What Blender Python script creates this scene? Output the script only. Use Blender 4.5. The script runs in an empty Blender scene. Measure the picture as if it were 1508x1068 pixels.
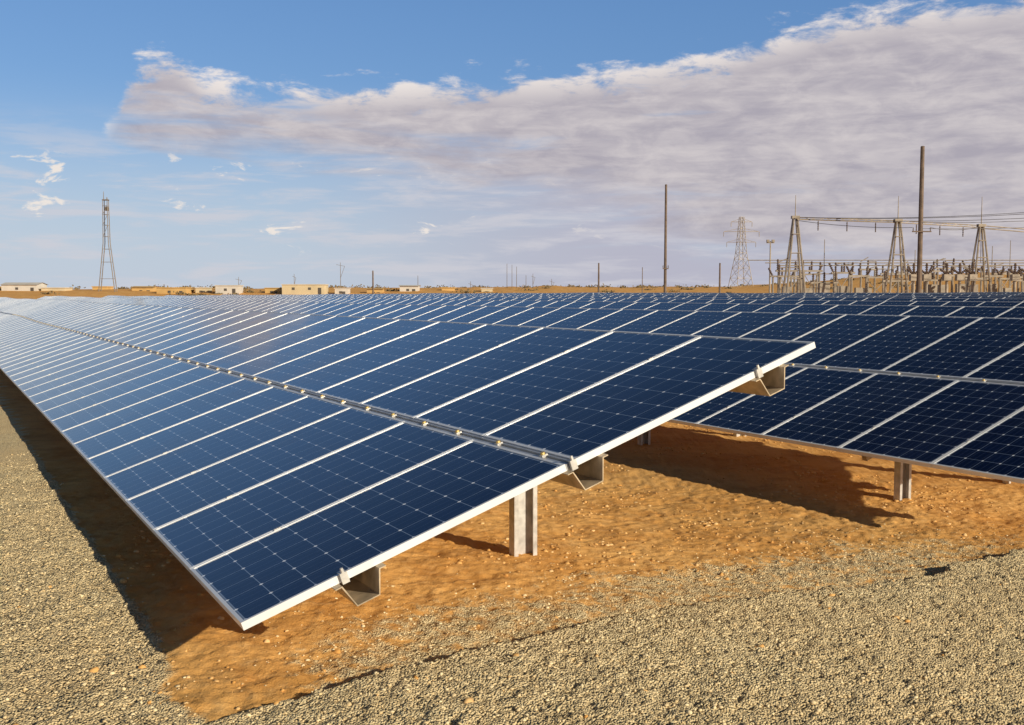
import bpy, math, random
import numpy as np
from mathutils import Vector
random.seed(7); rng=np.random.default_rng(7)
scene=bpy.context.scene
scene.view_settings.view_transform='Standard'
scene.view_settings.look='None'
scene.view_settings.exposure=0

# ------------------------------------------------------------ frames of reference
TH=math.radians(18.8)
D1=Vector((-.4867,.8736,0)).normalized()      # along the rows
D2H=Vector((.8736,.4867,0)).normalized()      # across the rows (uphill side of tables)
D2=D2H*math.cos(TH)+Vector((0,0,math.sin(TH)))
DN=-D2H*math.sin(TH)+Vector((0,0,math.cos(TH)))
P0=Vector((-1.321,4.988,0.344))
PITCH=6.9; MW=1.155; ML=2.0; NROW=11; SEND=130

def hsh(i,j,seed):
    a=np.sin(i*127.1+j*311.7+seed*74.7)*43758.5453
    return a-np.floor(a)
def vn(x,y,seed=0):
    x=np.asarray(x,float);y=np.asarray(y,float)
    i=np.floor(x);j=np.floor(y);fx=x-i;fy=y-j
    fx=fx*fx*(3-2*fx);fy=fy*fy*(3-2*fy)
    a=hsh(i,j,seed);b=hsh(i+1,j,seed);c=hsh(i,j+1,seed);d=hsh(i+1,j+1,seed)
    return (a*(1-fx)+b*fx)*(1-fy)+(c*(1-fx)+d*fx)*fy
def fbm(x,y,seed=0,o=4):
    r=0;am=.5;
    for k in range(o):
        r=r+am*vn(x*2**k,y*2**k,seed+k*13);am*=.5
    return r
def sm(a,b,x):
    t=np.clip((x-a)/(b-a),0,1);return t*t*(3-2*t)
def slope(t):   # gentle rise of the site towards the far rows
    return .0060*np.maximum(t-8,0)
def dip(t):     # the aisle between the first two rows lies a little lower
    return .25*sm(1,6,t)*(1-sm(10,17,t))
def st(x,y):
    dx=x-P0.x;dy=y-P0.y
    return dx*D1.x+dy*D1.y, dx*D2H.x+dy*D2H.y
def redge(t): return -.36+.15*np.clip(t,-3,8)-.006*np.clip(t,0,8)**2
def road(x,y):
    s,t=st(x,y)
    w=(fbm(x*1.3,y*1.3,3)-.47)*.40+(fbm(x*6,y*6,5,3)-.44)*.18
    return 1-sm(-.016,.016,s-redge(t)+w*.8)
def gravel(x,y):
    s,t=st(x,y)
    w=(fbm(x*1.1,y*1.1,9)-.47)*.7+(fbm(x*7,y*7,15,3)-.44)*.25
    left=1-sm(-.28,-.14,t+w*.22)
    mix=(1-sm(.2,1.4,s-.1*t+w*1.7))*(1-sm(5.5,9,t+w))*.54*sm(-.3,.9,t+w)
    g=np.maximum(np.maximum(road(x,y),left),mix)
    # a patch of bare earth in front of the row's corner
    px=x+1.50;py=y-5.05
    patch=np.exp(-((px*.9+py*.35)**2/.10+(py*.8-px*.2)**2/.16)*(1+w*1.6))
    return np.clip(g*(1-.9*patch),0,1)
def height(x,y):
    s,t=st(x,y)
    g=gravel(x,y); r=road(x,y)
    z=slope(t)
    near=np.exp(-((x/25)**2+((y-5)/40)**2))
    z=z-dip(t)
    z=z+near*((fbm(x*.5,y*.5,21)-.47)*.05)
    z=z+ r*.085*near*np.exp(-np.maximum(redge(t)-s,0)*.5)*sm(-.6,1.0,t) + g*.006
    z=z+near*(fbm(x*3.2,y*3.2,31)-.47)*.050*(1-.5*r)
    rid=1-np.abs(2*fbm(x*7,y*7,43,3)-.88)*2
    z=z+near*(1-g)*rid*.012
    z=z+near*(fbm(x*14,y*14,41,3)-.44)*.028*(.65+.35*g)
    rr=np.hypot(x,y)
    bank=sm(185,260,rr)*(1-sm(330,420,rr))
    z=z+bank*(1.55+1.2*fbm(x*.02,y*.02,51)+ 2.6*sm(.20,.36,np.arctan2(x,np.maximum(y,1)))+1.1*fbm(x*.11,y*.11,61))
    return z

# ------------------------------------------------------------ helpers
def new_mat(name):
    m=bpy.data.materials.new(name);m.use_nodes=True
    nt=m.node_tree;return m,nt,nt.nodes['Principled BSDF']
def simple(name,col,rough=.6,metal=0,var=.12,scale=6,bump=.0):
    m,nt,b=new_mat(name)
    n=nt.nodes.new('ShaderNodeTexNoise');n.inputs['Scale'].default_value=scale;n.inputs['Detail'].default_value=6
    tc=nt.nodes.new('ShaderNodeTexCoord');nt.links.new(tc.outputs['Object'],n.inputs['Vector'])
    r=nt.nodes.new('ShaderNodeValToRGB')
    r.color_ramp.elements[0].position=.3;r.color_ramp.elements[1].position=.7
    r.color_ramp.elements[0].color=[c*(1-var) for c in col]+[1]
    r.color_ramp.elements[1].color=[min(1,c*(1+var)) for c in col]+[1]
    nt.links.new(n.outputs['Fac'],r.inputs['Fac']);nt.links.new(r.outputs['Color'],b.inputs['Base Color'])
    b.inputs['Roughness'].default_value=rough;b.inputs['Metallic'].default_value=metal
    if bump:
        bp=nt.nodes.new('ShaderNodeBump');bp.inputs['Strength'].default_value=bump;bp.inputs['Distance'].default_value=.02
        nt.links.new(n.outputs['Fac'],bp.inputs['Height']);nt.links.new(bp.outputs['Normal'],b.inputs['Normal'])
    return m
class MB:
    def __init__(s): s.v=[];s.f=[];s.m=[];s.uv=[]
    def quad(s,pts,mi=0,uv=None):
        n=len(s.v);s.v+= [tuple(p) for p in pts];s.f.append(tuple(range(n,n+len(pts))));s.m.append(mi)
        s.uv.append(uv or [(0,0)]*len(pts))
    def hexa(s,c,mi=0):
        n=len(s.v);s.v+=[tuple(p) for p in c]
        for q in ((0,3,2,1),(4,5,6,7),(0,1,5,4),(1,2,6,5),(2,3,7,6),(3,0,4,7)):
            s.f.append(tuple(n+i for i in q));s.m.append(mi);s.uv.append([(0,0)]*4)
    def obox(s,F,t0,t1,s0,s1,n0,n1,mi=0):
        s.hexa([F(s0,t0,n0),F(s0,t1,n0),F(s1,t1,n0),F(s1,t0,n0),F(s0,t0,n1),F(s0,t1,n1),F(s1,t1,n1),F(s1,t0,n1)],mi)
    def box(s,x0,x1,y0,y1,z0,z1,mi=0):
        s.hexa([(x0,y0,z0),(x1,y0,z0),(x1,y1,z0),(x0,y1,z0),(x0,y0,z1),(x1,y0,z1),(x1,y1,z1),(x0,y1,z1)],mi)
    def tube(s,a,b,r0,r1=None,n=8,mi=0,cap=True):
        r1=r0 if r1 is None else r1
        a=Vector(a);b=Vector(b);d=(b-a).normalized()
        u=d.orthogonal().normalized();w=d.cross(u)
        k=len(s.v)
        for p,r in ((a,r0),(b,r1)):
            for i in range(n):
                an=2*math.pi*i/n;s.v.append(tuple(p+u*(r*math.cos(an))+w*(r*math.sin(an))))
        for i in range(n):
            j=(i+1)%n;s.f.append((k+i,k+j,k+n+j,k+n+i));s.m.append(mi);s.uv.append([(0,0)]*4)
        if cap:
            s.f.append(tuple(k+n+i for i in range(n)));s.m.append(mi);s.uv.append([(0,0)]*n)
            s.f.append(tuple(k+n-1-i for i in range(n)));s.m.append(mi);s.uv.append([(0,0)]*n)
    def insul(s,p,h,r,mi=0,d=(0,0,1)):
        p=Vector(p);d=Vector(d)
        k=5
        for i in range(k):
            s.tube(p+d*(h*i/k),p+d*(h*(i+.55)/k),r,r*.55,8,mi)
            s.tube(p+d*(h*(i+.5)/k),p+d*(h*(i+1)/k),r*.5,r*.5,6,mi)
    def obj(s,name,mats,parent=None,smooth=False):
        me=bpy.data.meshes.new(name);me.from_pydata(s.v,[],s.f)
        for m in mats: me.materials.append(m)
        me.polygons.foreach_set('material_index',s.m)
        if any(q[2]!=(0,0) for q in s.uv[:50]):
            l=me.uv_layers.new(name='UVMap');fl=[c for q in s.uv for p in q for c in p]
            l.data.foreach_set('uv',fl)
        me.update()
        o=bpy.data.objects.new(name,me);scene.collection.objects.link(o)
        if parent: o.parent=parent
        return o
def empty(name):
    e=bpy.data.objects.new(name,None);scene.collection.objects.link(e);e.empty_display_size=.2;return e
class N:
    def __init__(s,nt): s.nt=nt
    def _in(s,node,i,v):
        if isinstance(v,bpy.types.NodeSocket): s.nt.links.new(v,node.inputs[i])
        else: node.inputs[i].default_value=v
    def m(s,op,a,b=None,c=None,clamp=False):
        n=s.nt.nodes.new('ShaderNodeMath');n.operation=op;n.use_clamp=clamp
        s._in(n,0,a)
        if b is not None: s._in(n,1,b)
        if c is not None: s._in(n,2,c)
        return n.outputs[0]
    def mr(s,v,a,b,c=0.,d=1.,smooth=True):
        n=s.nt.nodes.new('ShaderNodeMapRange');n.interpolation_type='SMOOTHSTEP' if smooth else 'LINEAR'
        s._in(n,0,v);s._in(n,1,a);s._in(n,2,b);s._in(n,3,c);s._in(n,4,d);return n.outputs[0]
    def mix(s,f,a,b,mode='MIX'):
        n=s.nt.nodes.new('ShaderNodeMix');n.data_type='RGBA';n.blend_type=mode
        s._in(n,0,f)
        for i,v in ((6,a),(7,b)):
            if isinstance(v,bpy.types.NodeSocket): s.nt.links.new(v,n.inputs[i])
            else: n.inputs[i].default_value=(*v,1) if len(v)==3 else v
        return n.outputs[2]
    def noise(s,vec,scale,detail=6,rough=.55,dist=0,lac=2.):
        n=s.nt.nodes.new('ShaderNodeTexNoise');s.nt.links.new(vec,n.inputs['Vector'])
        n.inputs['Scale'].default_value=scale;n.inputs['Detail'].default_value=detail
        n.inputs['Roughness'].default_value=rough;n.inputs['Distortion'].default_value=dist;return n.outputs['Fac']
    def comb(s,x,y,z=0.):
        n=s.nt.nodes.new('ShaderNodeCombineXYZ')
        for i,v in enumerate((x,y,z)): s._in(n,i,v)
        return n.outputs[0]

# ------------------------------------------------------------ materials
alu=simple('anodised_aluminium',(.84,.83,.81),.38,.25,.06,3)
galv=simple('galvanised_steel',(.58,.55,.50),.45,.4,.22,14,.15)
rail_m=simple('rail_aluminium',(.55,.55,.55),.4,.5,.15,8)
rust=simple('weathered_steel',(.48,.37,.24),.6,.25,.35,9,.2)
brass=simple('clamp_bolt',(.60,.42,.14),.45,.4,.15,20)
white_back=simple('white_backsheet',(.6,.6,.6),.6)
wood=simple('weathered_wood_pole',(.17,.12,.085),.85,0,.3,2)
steel_d=simple('dark_lattice_steel',(.22,.18,.14),.6,.3,.2,2)
steel_l=simple('substation_steel',(.34,.28,.21),.55,.25,.25,2)
porc=simple('brown_porcelain',(.13,.085,.06),.3,0,.2,2)
wire_m=simple('wire_aluminium',(.16,.15,.15),.5,.5,.1,2)
cream=simple('cream_render',(.60,.49,.30),.85,0,.1,.6)
whit=simple('white_render',(.60,.55,.47),.8,0,.08,.6)
ochre=simple('ochre_render',(.56,.36,.13),.85,0,.12,.6)
darkm=simple('dark_opening',(.09,.075,.06),.6)

def glass_mat():
    m,nt,b=new_mat('solar_cells_glass');q=N(nt)
    uv=nt.nodes.new('ShaderNodeUVMap');uv.uv_map='UVMap'
    sp=nt.nodes.new('ShaderNodeSeparateXYZ');nt.links.new(uv.outputs[0],sp.inputs[0])
    u,v=sp.outputs[0],sp.outputs[1]
    fu=q.m('FRACT',u);fv=q.m('FRACT',v)
    du=q.m('SUBTRACT',.5,q.m('ABSOLUTE',q.m('SUBTRACT',fu,.5)))
    dv=q.m('SUBTRACT',.5,q.m('ABSOLUTE',q.m('SUBTRACT',fv,.5)))
    line=q.m('LESS_THAN',q.m('MINIMUM',du,dv),.0115)
    dia=q.m('LESS_THAN',q.m('ADD',du,dv),.070)
    out=q.m('MAXIMUM',q.m('MAXIMUM',q.m('LESS_THAN',u,0.),q.m('GREATER_THAN',u,6.)),q.m('MAXIMUM',q.m('LESS_THAN',v,0.),q.m('GREATER_THAN',v,10.)))
    bus=q.m('LESS_THAN',q.m('ABSOLUTE',q.m('SUBTRACT',q.m('FRACT',q.m('MULTIPLY',u,3.)),.5)),.018)
    geo=nt.nodes.new('ShaderNodeNewGeometry')
    cell=nt.nodes.new('ShaderNodeTexWhiteNoise');cell.noise_dimensions='3D'
    nt.links.new(q.comb(q.m('FLOOR',u),q.m('FLOOR',v),q.m('MULTIPLY',geo.outputs['Random Per Island'],91.)),cell.inputs['Vector'])
    base=q.mix(cell.outputs['Value'],(.0015,.0050,.025),(.0030,.0090,.039))
    base=q.mix(q.m('MULTIPLY',geo.outputs['Random Per Island'],.5),base,(.0013,.006,.036))
    base=q.mix(q.m('MULTIPLY',bus,.30),base,(.18,.24,.36))
    base=q.mix(q.m('MULTIPLY',line,.62),base,(.34,.43,.56))
    base=q.mix(q.m('MULTIPLY',out,.45),base,(.34,.40,.48))
    base=q.mix(q.m('MULTIPLY',dia,.97),base,(.9,.92,.94))
    tc=nt.nodes.new('ShaderNodeTexCoord')
    d=q.noise(tc.outputs['Object'],1.3,6,.65)
    d2=q.noise(tc.outputs['Object'],45,2,.6)
    dust=q.m('MULTIPLY',q.mr(d,.35,.75,.002,.014),q.m('ADD',.5,d2))
    base=q.mix(dust,base,(.42,.34,.25))
    nt.links.new(base,b.inputs['Base Color'])
    nt.links.new(q.mr(d,.3,.7,.06,.15),b.inputs['Roughness'])
    b.inputs['IOR'].default_value=1.45
    return m
glass=glass_mat()

# ------------------------------------------------------------ solar arrays
def build_row(k,s_start):
    root=empty('solar_panel_array')
    off=P0+D2H*(PITCH*k)+Vector((0,0,float(slope(PITCH*k+2))))
    rk=random.Random(100+k)
    ph=[rk.uniform(0,6.28) for _ in range(3)]
    def F(s,t,n): 
        a=min(max((s-14)/25,0),1)   # far tables follow the ground a little
        wob=a*(.020*math.sin(s*.31+ph[0])+.022*math.sin(s*.117+ph[1]))
        return off+D1*s+D2*t+DN*n+Vector((0,0,wob))
    gl=MB();fr=MB();pu=MB();po=MB();cl=MB();ra=MB()
    nm=int((SEND-s_start)/MW)
    if k==0: nm=int(112/MW)
    fw=.017; gap=.004
    for i in range(nm):
        sa=s_start+i*MW+gap;sb=s_start+(i+1)*MW-gap
        for j,(ta,tb) in enumerate(((0,ML-.035),(ML+.035,2*ML))):
            j4=[random.uniform(-.0013,.0013) for _ in range(4)]
            g=.004
            mu=.07;mv=.07
            gl.quad([F(sa+fw,ta+fw,-g+j4[0]),F(sa+fw,tb-fw,-g+j4[1]),F(sb-fw,tb-fw,-g+j4[2]),F(sb-fw,ta+fw,-g+j4[3])],0,
                    [(-mu,-mv),(-mu,10+mv),(6+mu,10+mv),(6+mu,-mv)])
            if k<3: gl.quad([F(sa+fw,ta+fw,-.012),F(sb-fw,ta+fw,-.012),F(sb-fw,tb-fw,-.012),F(sa+fw,tb-fw,-.012)],1)
            fr.obox(F,ta,tb,sa,sa+fw,-.042,0);fr.obox(F,ta,tb,sb-fw,sb,-.042,0)
            fr.obox(F,ta,ta+fw*1.1,sa+fw,sb-fw,-.042,-.0004);fr.obox(F,tb-fw*1.1,tb,sa+fw,sb-fw,-.042,-.0004)
            if k<2 and 0<i<26:
                for tt in (.55,3.5):
                    if ta<tt<tb: cl.obox(F,tt-.02,tt+.02,sa-.014,sa+.006,.0005,.005)
        if k<2 and i<40:
            for ss in (sa+.30,sa+.86):
                cl.obox(F,ML-.020,ML+.020,ss-.022,ss+.022,-.014,.003,0)
                c=F(ss,ML,.003);cl.tube(c,c+DN*.012,.016,.014,8,1)
        # rails and purlins run module by module so they follow the ground
        s0=s_start+i*MW+(.01 if i==0 else 0);s1=s_start+(i+1)*MW
        ra.obox(F,ML-.030,ML-.012,s0,s1,-.06,-.006)
        ra.obox(F,ML+.012,ML+.030,s0,s1,-.06,-.006)
        ra.obox(F,ML-.0115,ML+.0115,s0,s1,-.06,-.035)
        prof_o=[(-.145,-.043),(-.105,-.043),(-.062,-.172),(.062,-.172),(.105,-.043),(.145,-.043)]
        th=.006
        prof_i=[(-.145,-.043-th),(-.111,-.043-th),(-.066,-.172-th),(.066,-.172-th),(.111,-.043-th),(.145,-.043-th)]
        if k<5:
            p0=s0-(.06 if i==0 else 0)
            for tc_ in (.62,2.08,3.55):
                for a in range(5):
                    (t0,n0),(t1,n1)=prof_o[a],prof_o[a+1];(t2,n2),(t3,n3)=prof_i[a],prof_i[a+1]
                    pu.hexa([F(p0,tc_+t2,n2),F(p0,tc_+t3,n3),F(s1,tc_+t3,n3),F(s1,tc_+t2,n2),
                             F(p0,tc_+t0,n0),F(p0,tc_+t1,n1),F(s1,tc_+t1,n1),F(s1,tc_+t0,n0)])
    send=s_start+nm*MW
    if k<2:
        for tc_ in (.62,2.08,3.55):
            t=tc_-.07
            cl.obox(F,t-.020,t+.020,s_start-.018,s_start+.0035,-.05,.004)
            cl.obox(F,t-.020,t+.020,s_start-.018,s_start+.028,.0045,.009)
            c=F(s_start-.010,t,.009);cl.tube(c,c+DN*.025,.010,.008,8,0)
    s=s_start+(1.88 if k==0 else 2.2)
    while s<min(send,60):
        if k>5: break
        fr_n0,fr_n1=-.27,-.18
        po.obox(F,.30,3.85,s+.05,s+.11,fr_n0,fr_n1,1)
        for t,w in ((2.72,.20),(.80,.17)):
            top=F(s,t,-.20)
            bx=top.x;by=top.y;zb=float(height(np.array([bx]),np.array([by]))[0])-.25
            zt=top.z
            dp=.075;thk=.008
            def G(a,b_,z): 
                p=D2H*a+D1*b_;return Vector((bx+p.x,by+p.y,z))
            def bx3(a0,a1,b0,b1,z0=zb,z1=zt,mi=0):
                po.hexa([G(a0,b0,z0),G(a1,b0,z0),G(a1,b1,z0),G(a0,b1,z0),G(a0,b0,z1),G(a1,b0,z1),G(a1,b1,z1),G(a0,b1,z1)],mi)
            bx3(-w/2,w/2,0,thk)
            bx3(-w/2,-w/2+thk,-dp,-.0005);bx3(w/2-thk,w/2,-dp,-.0005)
            bx3(-w/2+thk+.0005,-w/2+.035,-dp,-dp+thk);bx3(w/2-.035,w/2-thk-.0005,-dp,-dp+thk)
            bx3(-w/2-.012,w/2+.012,-dp-.012,-dp-.004,zt-.13,zt-.01,1)
            for aa in (-w*.3,w*.3):
                for zz in (zt-.1,zt-.04):
                    po.tube(G(aa,-dp-.012,zz),G(aa,-dp-.026,zz),.011,.011,6,1)
        s+=4.62
    gl.obj('module_glass',[glass,white_back],root)
    fr.obj('module_frames',[alu],root)
    ra.obj('centre_rail',[rail_m],root)
    if pu.v: pu.obj('purlins',[rust],root)
    if po.v: po.obj('posts_and_rafters',[galv,rust],root)
    if cl.v: cl.obj('clamps',[galv,brass],root)
starts=[0,.42]+[0.2]*20
for k in range(NROW): build_row(k,starts[k])

# ------------------------------------------------------------ ground
def axis(lo,hi,step,far,growth=1.10):
    a=[lo]
    while a[-1]<hi: a.append(a[-1]+step)
    d=step
    while a[-1]<far: d=min(d*growth,max(9,abs(a[-1])*.09));a.append(a[-1]+d)
    d=step
    b=[lo]
    while b[-1]>-far: d=min(d*growth,max(9,abs(b[-1])*.09));b.append(b[-1]-d)
    return np.array(b[::-1][:-1]+a)
xs=axis(-4.2,6.0,.019,3500,1.06);ys=axis(3.6,11.4,.019,3500,1.06)
X,Y=np.meshgrid(xs,ys)
Z=height(X,Y);G=gravel(X,Y)
fine=(np.hypot(X,Y-6)<14)
Z=Z+fine*(rng.random(X.shape)-.5)*(.008+.012*G)
ny,nx=X.shape
me=bpy.data.meshes.new('ground')
co=np.stack([X,Y,Z],-1).reshape(-1,3).astype(np.float32)
idx=np.arange(nx*ny).reshape(ny,nx)
fq=np.stack([idx[:-1,:-1],idx[:-1,1:],idx[1:,1:],idx[1:,:-1]],-1).reshape(-1,4)
me.vertices.add(len(co));me.vertices.foreach_set('co',co.ravel())
me.loops.add(fq.size);me.loops.foreach_set('vertex_index',fq.ravel().astype(np.int32))
me.polygons.add(len(fq));me.polygons.foreach_set('loop_start',np.arange(0,fq.size,4,dtype=np.int32))
me.update(calc_edges=True)
at=me.attributes.new('gravel','FLOAT','POINT');at.data.foreach_set('value',G.ravel().astype(np.float32))
ground=bpy.data.objects.new('ground',me);scene.collection.objects.link(ground)
m,nt,b=new_mat('earth_and_gravel');q=N(nt)
tc=nt.nodes.new('ShaderNodeTexCoord');O=tc.outputs['Object']
ga=nt.nodes.new('ShaderNodeAttribute');ga.attribute_name='gravel'
vo=nt.nodes.new('ShaderNodeTexVoronoi');nt.links.new(O,vo.inputs['Vector']);vo.inputs['Scale'].default_value=85
sc=nt.nodes.new('ShaderNodeSeparateColor');nt.links.new(vo.outputs['Color'],sc.inputs[0])
n1=q.noise(O,.7,6,.6);n2=q.noise(O,9,6,.65);n3=q.noise(O,90,3,.6);n4=q.noise(O,2.6,5,.6,.6)
gm=q.mr(q.m('ADD',ga.outputs['Fac'],q.m('MULTIPLY',q.m('SUBTRACT',n2,.5),1.2)),.30,.62)
gcol=q.mix(sc.outputs[0],(.66,.49,.25),(.90,.74,.44))
gcol=q.mix(q.mr(n1,.35,.7),gcol,(.78,.59,.32))
gcol=q.mix(q.mr(n4,.5,.75,0.,.4),gcol,(.60,.42,.20))
gcol=q.mix(q.m('MULTIPLY',q.mr(vo.outputs['Distance'],.4,.8),.40),gcol,(.18,.115,.055))
scol=q.mix(q.mr(n1,.3,.7),(.64,.305,.075),(.80,.45,.145))
scol=q.mix(q.mr(n4,.45,.7,0.,.65),scol,(.49,.215,.050))
scol=q.mix(q.mr(n2,.45,.75,0.,.50),scol,(.82,.51,.21))
scol=q.mix(q.mr(n3,.55,.8,0.,.5),scol,(.40,.19,.06))
nt.links.new(q.mix(gm,scol,gcol),b.inputs['Base Color'])
b.inputs['Roughness'].default_value=.95;b.inputs['Specular IOR Level'].default_value=.15
h=q.m('ADD',q.m('MULTIPLY',n3,.5),q.m('MULTIPLY',n2,1.1))
h=q.m('ADD',h,q.m('MULTIPLY',gm,q.m('SUBTRACT',1.,q.m('MULTIPLY',vo.outputs['Distance'],1.3))))
bp=nt.nodes.new('ShaderNodeBump');bp.inputs['Strength'].default_value=.85;bp.inputs['Distance'].default_value=.013
nt.links.new(h,bp.inputs['Height']);nt.links.new(bp.outputs['Normal'],b.inputs['Normal'])
me.materials.append(m)

phi=(1+5**.5)/2
ico=np.array([(-1,phi,0),(1,phi,0),(-1,-phi,0),(1,-phi,0),(0,-1,phi),(0,1,phi),(0,-1,-phi),(0,1,-phi),(phi,0,-1),(phi,0,1),(-phi,0,-1),(-phi,0,1)])/np.hypot(1,phi)
icf=np.array([(0,11,5),(0,5,1),(0,1,7),(0,7,10),(0,10,11),(1,5,9),(5,11,4),(11,10,2),(10,7,6),(7,1,8),(3,9,4),(3,4,2),(3,2,6),(3,6,8),(3,8,9),(4,9,5),(2,4,11),(6,2,10),(8,6,7),(9,8,1)])
def scatter(name,n,x0,x1,y0,y1,prob,smin,smax,mat,pw=2.5,flat=.6,sink=.15):
    x=rng.uniform(x0,x1,n);y=rng.uniform(y0,y1,n)
    keep=(rng.random(n)<prob(x,y))&(np.abs(x)<y*.56+.6);x=x[keep];y=y[keep];n=len(x)
    z=height(x,y);r=smin+(smax-smin)*rng.random(n)**pw
    v=ico[None]*(1+.75*(rng.random((n,12,1))-.5))
    v=v*(r[:,None,None]*np.stack([.7+.7*rng.random(n),.7+.7*rng.random(n),flat+.4*rng.random(n)],-1)[:,None,:])
    a=rng.random(n)*6.28;c=np.cos(a)[:,None];s_=np.sin(a)[:,None]
    vx=v[...,0]*c-v[...,1]*s_;vy=v[...,0]*s_+v[...,1]*c
    v=np.stack([vx+x[:,None],vy+y[:,None],v[...,2]+z[:,None]+r[:,None]*sink],-1)
    f=(icf[None]+12*np.arange(n)[:,None,None]).reshape(-1,3)
    me=bpy.data.meshes.new(name)
    me.vertices.add(n*12);me.vertices.foreach_set('co',v.reshape(-1).astype(np.float32))
    me.loops.add(f.size);me.loops.foreach_set('vertex_index',f.ravel().astype(np.int32))
    me.polygons.add(len(f));me.polygons.foreach_set('loop_start',np.arange(0,f.size,3,dtype=np.int32))
    me.update(calc_edges=True);me.materials.append(mat)
    o=bpy.data.objects.new(name,me);scene.collection.objects.link(o);return o
def stonemat(name,a,b_,c):
    m,nt,b=new_mat(name);q=N(nt)
    g=nt.nodes.new('ShaderNodeNewGeometry')
    r=nt.nodes.new('ShaderNodeValToRGB');nt.links.new(g.outputs['Random Per Island'],r.inputs[0])
    e=r.color_ramp.elements;e[0].color=(*a,1);e[1].color=(*c,1);x=e.new(.5);x.color=(*b_,1)
    nt.links.new(r.outputs[0],b.inputs['Base Color']);b.inputs['Roughness'].default_value=.95
    b.inputs['Specular IOR Level'].default_value=.15
    return m
gst=stonemat('gravel_stone',(.62,.46,.24),(.74,.57,.32),(.84,.69,.42))
clod=stonemat('earth_clod',(.60,.30,.080),(.70,.40,.14),(.76,.51,.24))
scatter('gravel',80000,-6,7,3.4,13,lambda x,y:gravel(x,y)**1.2*np.clip(1.4-(y-4)/9,.25,1),.004,.0125,gst,2.2,.5,-.1)
scatter('earth_clods',65000,-4,10,4.4,18,lambda x,y:(1-gravel(x,y))*sm(.38,.64,fbm(x*.9,y*.9,77))*.8+.03,.003,.024,clod,4.2,.5,-.1)

# ------------------------------------------------------------ distant structures
def gz(x,y): return float(height(np.array([float(x)]),np.array([float(y)]))[0])
def pole(name,x,y,h,r,mat,arms=()):
    mb=MB();z=gz(x,y)
    mb.tube((x,y,z-.5),(x,y,h),r,r*.72,10)
    mb.tube((x,y,h),(x,y,h+.08),r*.8,r*.5,10)
    for (hz,w) in arms:
        mb.box(x-w/2,x+w/2,y-r-.12,y-r,hz-.06,hz+.06)
        for a in (-w*.45,w*.45): mb.insul((x+a,y-r-.06,hz+.06),.35,.07)
    mb.obj(name,[mat])
pole('utility_pole',40.9,105,16.5,.27,wood,((8.1,1.9),))
pole('utility_pole',19.05,130,15.3,.20,wood,((5.0,.7),))
pole('utility_pole',14.1,170,6.8,.17,wood)
pole('utility_pole',31.8,160,6.5,.17,wood)
pole('utility_pole',18.7,150,5.6,.07,wood)
pole('utility_pole',-26.6,200,6.2,.18,wood)
mb=MB();x,y=37.0,150;mb.tube((x,y,gz(x,y)-.5),(x,y,9.4),.14,.09,8)
mb.box(x-.55,x+.55,y-.1,y+.1,9.1,9.25);mb.box(x-.55,x-.2,y-.25,y+.2,9.25,9.6);mb.box(x+.2,x+.55,y-.25,y+.2,9.25,9.6)
mb.obj('floodlight_mast',[steel_l])

def lattice(mb,x,y,z0,z1,w0,w1,levels,r,rot=.3):
    def c(i,z):
        f=(z-z0)/(z1-z0);w=(w0+(w1-w0)*f)/2;a=rot+math.pi/4+i*math.pi/2
        return Vector((x+w*1.414*math.cos(a),y+w*1.414*math.sin(a),z))
    zs=[z0+(z1-z0)*(1-(1-i/levels)**1.25) for i in range(levels+1)]
    for i in range(4): mb.tube(c(i,z0),c(i,z1),r,r*.8,5)
    for a,b_ in zip(zs[:-1],zs[1:]):
        for i in range(4):
            j=(i+1)%4
            mb.tube(c(i,a),c(j,b_),r*.5,n=4);mb.tube(c(j,a),c(i,b_),r*.5,n=4);mb.tube(c(i,b_),c(j,b_),r*.5,n=4)
mb=MB();x,y=56.9,260
lattice(mb,x,y,gz(x,y)-.5,12,4.6,2.0,4,.085);lattice(mb,x,y,12,20.8,2.0,.9,5,.075)
for hz,w in ((19.6,2.6),(17.2,4.4),(14.6,3.6)):
    for sg in (-1,1):
        mb.tube((x,y-.4,hz),(x+sg*w,y,hz),.07,n=4);mb.tube((x,y+.4,hz),(x+sg*w,y,hz),.07,n=4)
        mb.tube((x,y,hz+.9),(x+sg*w,y,hz),.06,n=4)
        mb.insul((x+sg*w,y,hz-1.2),1.15,.11)
mb.obj('transmission_tower',[steel_l])
# slender mast on the left: splayed legs, narrow top cage
mb=MB();x,y=-85.1,220;z=gz(x,y)-.5
for sg in (-1,1):
    for d in (-.5,.5):
        mb.tube((x+sg*1.75,y+d*1.2,z),(x+sg*.55,y+d,12.5),.10,.09,5)
        mb.tube((x+sg*.55,y+d,12.5),(x+sg*.45,y+d*.8,21.5),.09,.08,5)
for zz in (5.0,8.5,11.2,13.8,16.2,18.4,20.2):
    a=(1.75-(zz-1)*1.2/11.5) if zz<12.5 else .52
    for d in (-.5,.5): mb.tube((x-a,y+d,zz),(x+a,y+d,zz),.055,n=4)
for za,zb in ((13.8,16.2),(16.2,18.4),(18.4,20.2)):
    mb.tube((x-.52,y-.5,za),(x+.5,y-.5,zb),.045,n=4)
mb.tube((x-.4,y,21.4),(x-.4,y,23.2),.09,.05,5);mb.tube((x+.3,y,21.4),(x+.3,y,22.0),.12,.1,5)
mb.box(x-.6,x+.6,y-.5,y+.5,21.35,21.55);mb.box(x-.1,x+.5,y-.3,y+.3,19.2,20.0)
mb.obj('lattice_mast',[steel_d])

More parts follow.
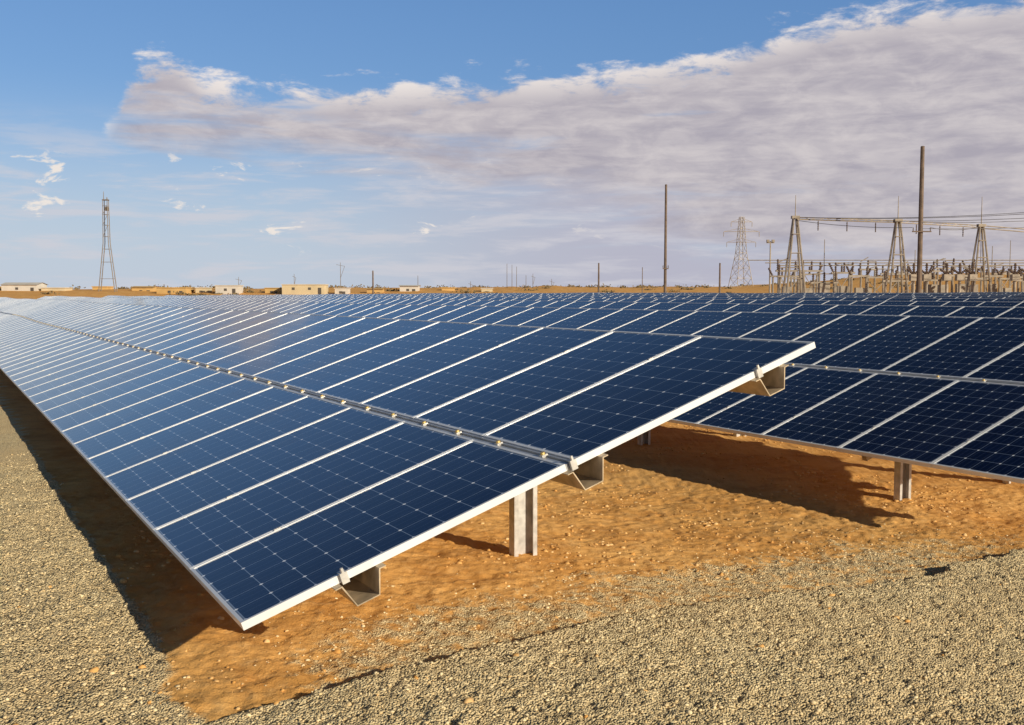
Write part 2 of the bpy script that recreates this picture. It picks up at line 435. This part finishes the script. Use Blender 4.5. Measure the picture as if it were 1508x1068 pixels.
root=empty('substation_gantry');mb=MB()
Ag=[(29.7,110,9.9,12.2),(41.2,112,9.7,12.3),(51.0,114,9.3,12.4)]
for x,y,h,sp in Ag:
    z=gz(x,y)-.4
    for sx in (-1,1):
        for sy in (-.9,.9):
            mb.tube((x+sx*1.15,y+sy,z),(x+sx*.18,y+sy*.2,h),.12,.09,6)
    for f in (.35,.62,.82):
        zz=z+(h-z)*f;w=1.15+(.18-1.15)*f
        mb.tube((x-w,y-.5,zz),(x+w,y-.5,zz),.06,n=5)
    mb.box(x-.4,x+.4,y-.3,y+.3,h-.15,h+.15)
    mb.tube((x,y,h),(x,y,sp),.06,.03,5)
for (a,b_) in zip(Ag[:-1],Ag[1:]):
    A=Vector(a[:3]);B=Vector(b_[:3])
    for dz in (-.22,.0):
        mb.tube(A+Vector((0,0,dz)),B+Vector((0,0,dz)),.055,n=5)
    for i in range(14):
        p=A.lerp(B,i/14);r_=A.lerp(B,(i+1)/14)
        mb.tube(p+Vector((0,0,-.22*(i%2))),r_+Vector((0,0,-.22*((i+1)%2))),.03,n=4)
mb.tube(Ag[2][:3],(62,116,8.6),.06,n=5);mb.tube((51,114,9.0),(62,116,8.3),.06,n=5)
for sx in (-1,1): mb.tube((62+sx*1.2,116,0),(62,116,8.7),.12,.09,6)
mb.obj('steelwork',[steel_l],root)
ins=MB()
for (a,b_) in zip(Ag[:-1],Ag[1:]):
    for f in (.22,.5,.78):
        p=Vector(a[:3]).lerp(Vector(b_[:3]),f);ins.insul(p-Vector((0,0,1.3)),1.0,.09)
ins.obj('insulators',[porc],root)
wr=MB()
def wire(a,b_,sag,n=14,r=.035):
    a=Vector(a);b_=Vector(b_);pr=a
    for i in range(1,n+1):
        t=i/n;p=a.lerp(b_,t)-Vector((0,0,sag*4*t*(1-t)));wr.tube(pr,p,r,n=4,cap=False);pr=p
for dy,dz in ((-.5,.2),(0,-.1),(.5,.4)):
    wire((29.7,110+dy,9.8+dz*.4),(70,96+dy*3,11.2+dz*2),1.1)
wire((40.9,104.8,9.0),(75,100,11.8),.9);wire((40.9,104.8,8.4),(75,103,10.6),.7)
wire((40.0,104.8,8.5),(29.7,110,9.6),.25);wire((41.8,104.8,8.5),(51,114,9.2),.3)
wire((29.7,110,9.6),(31.0,113,5.4),.1,6);wire((41.2,112,9.5),(43,115,5.4),.1,6);wire((51,114,9.1),(52.4,117,5.4),.1,6)
wr.obj('overhead_wires',[wire_m])
root=empty('substation_switchgear');mb=MB();ins=MB()
rr=random.Random(5)
for row,(yb,hb) in enumerate(((117,4.7),(124,5.2),(133,5.8))):
    xx=30.0+row*1.6
    while xx<72:
        z=gz(xx,yb)-.3
        w=1.5+rr.random()*.9
        hh=hb-1.2+rr.uniform(-.6,.5)
        for a in (0,w): mb.tube((xx+a,yb,z),(xx+a,yb,hh),.13,.12,6)
        mb.box(xx-.35,xx+w+.35,yb-.16,yb+.16,hh,hh+.2)
        ty=rr.random()
        for a in (-.1,w*.5,w+.1):
            hI=.8+rr.random()*.5
            if ty<.45:   # inclined stacks of a double-break switch
                lean=(-.45 if a<w*.4 else (.45 if a>w*.6 else 0))
                ins.insul((xx+a,yb,hh+.2),hI,.18,d=(lean,0,.9))
            else: ins.insul((xx+a,yb,hh+.2),hI,.17)
        if ty>.35:
            mb.tube((xx-.1,yb,hh+1.1),(xx+w*.5,yb,hh+1.1+rr.random()*.6),.06,n=5)
            mb.tube((xx+w*.5,yb,hh+1.1),(xx+w+.1,yb,hh+1.1),.06,n=5)
        if rr.random()<.5:
            mb.tube((xx,yb,z+1),(xx+w,yb,hh-.2),.06,n=4);mb.tube((xx+w,yb,z+1),(xx,yb,hh-.2),.06,n=4)
        if rr.random()<.6:
            mb.box(xx+w*.25,xx+w*.75,yb-.3,yb+.3,1.4,2.4+rr.random()*.8)
        xx+=w+.9+rr.random()*1.3
    mb.tube((30,yb,hb+.35),(72,yb,hb+.35),.06,n=5)
for x,y,h in ((35.2,118,8.0),(46.2,120,6.9),(55.5,121,7.4),(33.0,121,6.6),(59.0,124,8.2)):
    mb.tube((x,y,0),(x,y,h),.07,.035,6)
for x in (43.6,45.0,47.2,48.6,50.0,54.6,56.0,57.4,60.0):
    y=113.5;z=gz(x,y)-.3
    mb.tube((x,y,z),(x,y,3.6),.17,.15,8);mb.box(x-.4,x+.4,y-.3,y+.3,3.3,4.0)
    ins.insul((x,y,4.0),1.2,.20);ins.insul((x,y,4.0),1.0,.16,d=(.8,0,.6));ins.insul((x,y,4.0),1.0,.16,d=(-.8,0,.6))
mb.obj('supports',[steel_l],root);ins.obj('insulators',[porc],root)

def building(name,x,y,w,d,h,mat,roof='flat',nwin=3,door=True):
    root=empty(name);z=gz(x,y)-.4
    mb=MB();mb.box(x-w/2,x+w/2,y-d/2,y+d/2,z,h);mb.obj('walls',[mat],root)
    mb=MB()
    if roof=='flat': mb.box(x-w/2-.15,x+w/2+.15,y-d/2-.15,y+d/2+.15,h+.003,h+.16)
    else:
        o=.3;r=h+w*.07
        mb.quad([(x-w/2-o,y-d/2-o,h),(x+w/2+o,y-d/2-o,h),(x+w/2+o,y,r),(x-w/2-o,y,r)])
        mb.quad([(x+w/2+o,y+d/2+o,h),(x-w/2-o,y+d/2+o,h),(x-w/2-o,y,r),(x+w/2+o,y,r)])
        for sg in (-1,1): mb.quad([(x+sg*w/2,y-d/2,h),(x+sg*w/2,y+d/2,h),(x+sg*w/2,y,r)])
    mb.obj('roof',[whit if mat is not ochre else mat],root)
    mb=MB();yf=y-d/2
    for i in range(nwin):
        cx=x-w/2+w*(i+.7)/(nwin+.6)
        mb.box(cx-.3,cx+.3,yf-.04,yf-.003,h-1.05,h-.55)
    if door: mb.box(x+w/2-1.3,x+w/2-.6,yf-.04,yf-.003,z,h-.6)
    mb.obj('openings',[darkm],root)
B=[(-105.0,225,7.5,5,2.8,whit,'gable',1),(-111.5,232,4,4,2.4,ochre,'flat',1),(-98.0,225,5,4,2.2,cream,'flat',1),(-71,220,6.0,5,2.3,ochre,'flat',1),(-59.5,220,4.8,4,2.8,whit,'flat',1),
   (-43.5,220,8.8,5,3.0,cream,'flat',2),(-22.5,230,4.0,4,2.6,whit,'gable',1),(-92,235,3.2,4,2.4,ochre,'flat',1),(-80,228,4.5,4,2.3,ochre,'gable',1),(-65.5,222,2.6,3,2.3,cream,'flat',1),
   (-51.0,224,3.2,3,2.2,ochre,'flat',1),(-36.0,222,2.8,3,2.2,whit,'flat',1),(-29.5,226,3.4,3,2.0,ochre,'gable',1),(-14,232,3.0,3,2.2,ochre,'flat',1),(-5.5,230,2.4,3,2.1,cream,'flat',1)]
for i,(x,y,w,d,h,mt,rf,nw) in enumerate(B):
    building('warehouse' if w>8 else 'site_cabin',x,y,w,d,h+gz(x,y)*.25+.25,mt,rf,nw)
def thin(name,x,y,h,r=.09,arm=0):
    mb=MB();mb.tube((x,y,gz(x,y)-.4),(x,y,h),r,r*.6,6)
    if arm: mb.tube((x-arm,y,h-.5),(x+arm,y,h-.9),.05,n=4);mb.tube((x,y,h*.6),(x+arm,y,h-.9),.05,n=4)
    mb.obj(name,[steel_d])
for a in ((-41,250,9.3,.09,1.0),(-68,260,6,.09,.8),(-21.6,240,6.0,.09,0),(-9.5,240,4.7,.08,.5),(-1.2,250,9.0,.08,0),(0.0,252,8.8,.08,0),(1.1,250,8.3,.08,0),(5,250,6.6,.08,.5),(3.3,246,6.2,.08,0),(9.5,250,5.4,.08,.6),(-150,300,5.8,.1,1.2),(-141,300,4.9,.1,0),(-50,240,6.4,.08,.4)):
    thin('antenna_mast',*a)
sh=MB();r2=random.Random(3)
for i in range(190):
    a=r2.uniform(-.52,.5);d=r2.uniform(215,330)
    x=d*math.sin(a);y=d*math.cos(a);z=gz(x,y);h=r2.uniform(.3,.9)
    for j in range(26):
        p=Vector((x+r2.gauss(0,h*1.2),y+r2.gauss(0,h*.8),z+abs(r2.gauss(0,h*.4))))
        u=Vector((r2.gauss(0,1),r2.gauss(0,1),r2.gauss(0,1))).normalized()*.28;w=u.orthogonal().normalized()*.2
        sh.quad([p-u,p-w,p+u,p+w])
sh.obj('distant_shrubs',[simple('dry_shrub',(.17,.12,.055),.9,0,.4,.5)])

# ------------------------------------------------------------ light
ELV=math.radians(21.5)
S=Vector((.746,-.666,0))*math.cos(ELV)+Vector((0,0,math.sin(ELV)))
sd=bpy.data.lights.new('sun','SUN');sd.energy=5.0;sd.angle=math.radians(.5);sd.color=(1,.91,.74)
so=bpy.data.objects.new('sun',sd);scene.collection.objects.link(so);so.rotation_euler=S.to_track_quat('Z','Y').to_euler()

# ------------------------------------------------------------ sky
w=bpy.data.worlds.new('World');scene.world=w;w.use_nodes=True;nt=w.node_tree;q=N(nt)
bg=nt.nodes['Background'];STR=.12;bg.inputs['Strength'].default_value=STR
sky=nt.nodes.new('ShaderNodeTexSky');sky.sky_type='NISHITA';sky.sun_disc=False
sky.sun_elevation=ELV;sky.sun_rotation=math.atan2(S.x,S.y)
sky.air_density=1.0;sky.dust_density=.4;sky.ozone_density=2.5
tc=nt.nodes.new('ShaderNodeTexCoord');sp=nt.nodes.new('ShaderNodeSeparateXYZ');nt.links.new(tc.outputs['Generated'],sp.inputs[0])
az=q.m('ARCTAN2',sp.outputs[0],sp.outputs[1]);el=q.m('ARCSINE',sp.outputs[2])
def fcurve(pts):
    n=nt.nodes.new('ShaderNodeFloatCurve');c=n.mapping.curves[0]
    P=[((a+.8)/1.6,v*3) for a,v in pts]
    c.points[0].location=P[0];c.points[1].location=P[-1]
    for p in P[1:-1]: c.points.new(*p)
    for p in c.points: p.handle_type='AUTO'
    n.mapping.update()
    nt.links.new(q.m('DIVIDE',q.m('ADD',az,.8),1.6,clamp=True),n.inputs['Value'])
    return q.m('DIVIDE',n.outputs[0],3.)
top=fcurve([(-.8,.08),(-.40,.11),(-.36,.165),(-.315,.215),(-.275,.192),(-.2,.190),(-.14,.194),(0,.204),(.07,.208),(.14,.216),(.2,.224),(.25,.236),(.32,.248),(.4,.250),(.46,.252),(.8,.24)])
bot=fcurve([(-.8,.2),(-.40,.155),(-.36,.140),(-.30,.122),(-.2,.118),(-.1,.112),(0,.096),(.07,.080),(.15,.05),(.25,.02),(.46,.0),(.8,.0)])
v1=q.comb(q.m('MULTIPLY',az,9.),q.m('MULTIPLY',el,24.),0.)
v2=q.comb(q.m('MULTIPLY',az,5.),q.m('MULTIPLY',el,38.),3.)
nA=q.noise(v1,1.8,8,.64,.25);nB=q.noise(v2,1.0,7,.60,.4);nC=q.noise(v1,2.3,8,.62,.5)
nD=q.noise(v2,1.7,7,.62,.3)
e1=q.m('SUBTRACT',top,el);e2=q.m('SUBTRACT',el,bot)
i1=q.m('ADD',q.m('DIVIDE',e1,.024),q.m('MULTIPLY',q.m('SUBTRACT',nA,.5),4.5))
i2=q.m('ADD',q.m('DIVIDE',e2,.036),q.m('MULTIPLY',q.m('SUBTRACT',nB,.5),4.5))
mask=q.m('MULTIPLY',q.mr(i1,-.1,.8),q.mr(i2,-.4,1.4))
mask=q.m('MULTIPLY',mask,q.mr(nB,.28,.42,.60,1.))
low=q.m('MULTIPLY',q.mr(nD,.45,.66),q.mr(el,.10,.17,1.,0.))
low=q.m('MULTIPLY',low,.68)
haz=q.m('MULTIPLY',q.mr(az,-.25,.14),q.mr(el,.12,.20,1.,0.))
haz=q.m('MULTIPLY',haz,q.mr(nB,.25,.50,.45,.93))
puf=q.m('MULTIPLY',q.mr(nC,.60,.68),q.m('MULTIPLY',q.mr(el,.03,.05),q.mr(el,.11,.14,1.,0.)))
puf=q.m('MULTIPLY',puf,q.mr(az,-.1,.1,1.,.3))
K=1/STR
shade=q.mr(nC,.35,.68)
edge=q.mr(e1,-.005,.042,1.,0.)
bright=q.m('MULTIPLY',edge,q.mr(nA,.35,.58,.5,1.))
bright=q.m('MAXIMUM',bright,q.m('MULTIPLY',q.m('ADD',q.m('MULTIPLY',shade,.55),q.m('MULTIPLY',q.mr(nD,.35,.65),.45)),.50))
def kc(c): return tuple(x*K for x in c)
ccol=q.mix(bright,kc((.405,.38,.44)),kc((.86,.795,.76)))
col=q.mix(.55,sky.outputs[0],kc((.075,.225,.56)))
col=q.mix(q.mr(el,.0,.20,.84,0.),col,kc((.54,.61,.71)))
col=q.mix(haz,col,kc((.47,.465,.56)))
col=q.mix(low,col,kc((.63,.62,.67)))
col=q.mix(puf,col,kc((.84,.78,.73)))
col=q.mix(mask,col,ccol)
# the sky deepens towards the zenith
zen=q.mr(el,.25,.64,1.,.11)
col=q.mix(1.,col,q.comb(zen,zen,zen),'MULTIPLY')
nt.links.new(col,bg.inputs['Color'])

# ------------------------------------------------------------ camera
cd=bpy.data.cameras.new('camera');cd.sensor_width=36;cd.sensor_fit='HORIZONTAL';cd.lens=36.64;cd.clip_start=.05;cd.clip_end=9000
co_=bpy.data.objects.new('camera',cd);scene.collection.objects.link(co_)
co_.location=(0,0,1.95);co_.rotation_euler=(math.radians(90-3.8),0,0)
scene.camera=co_
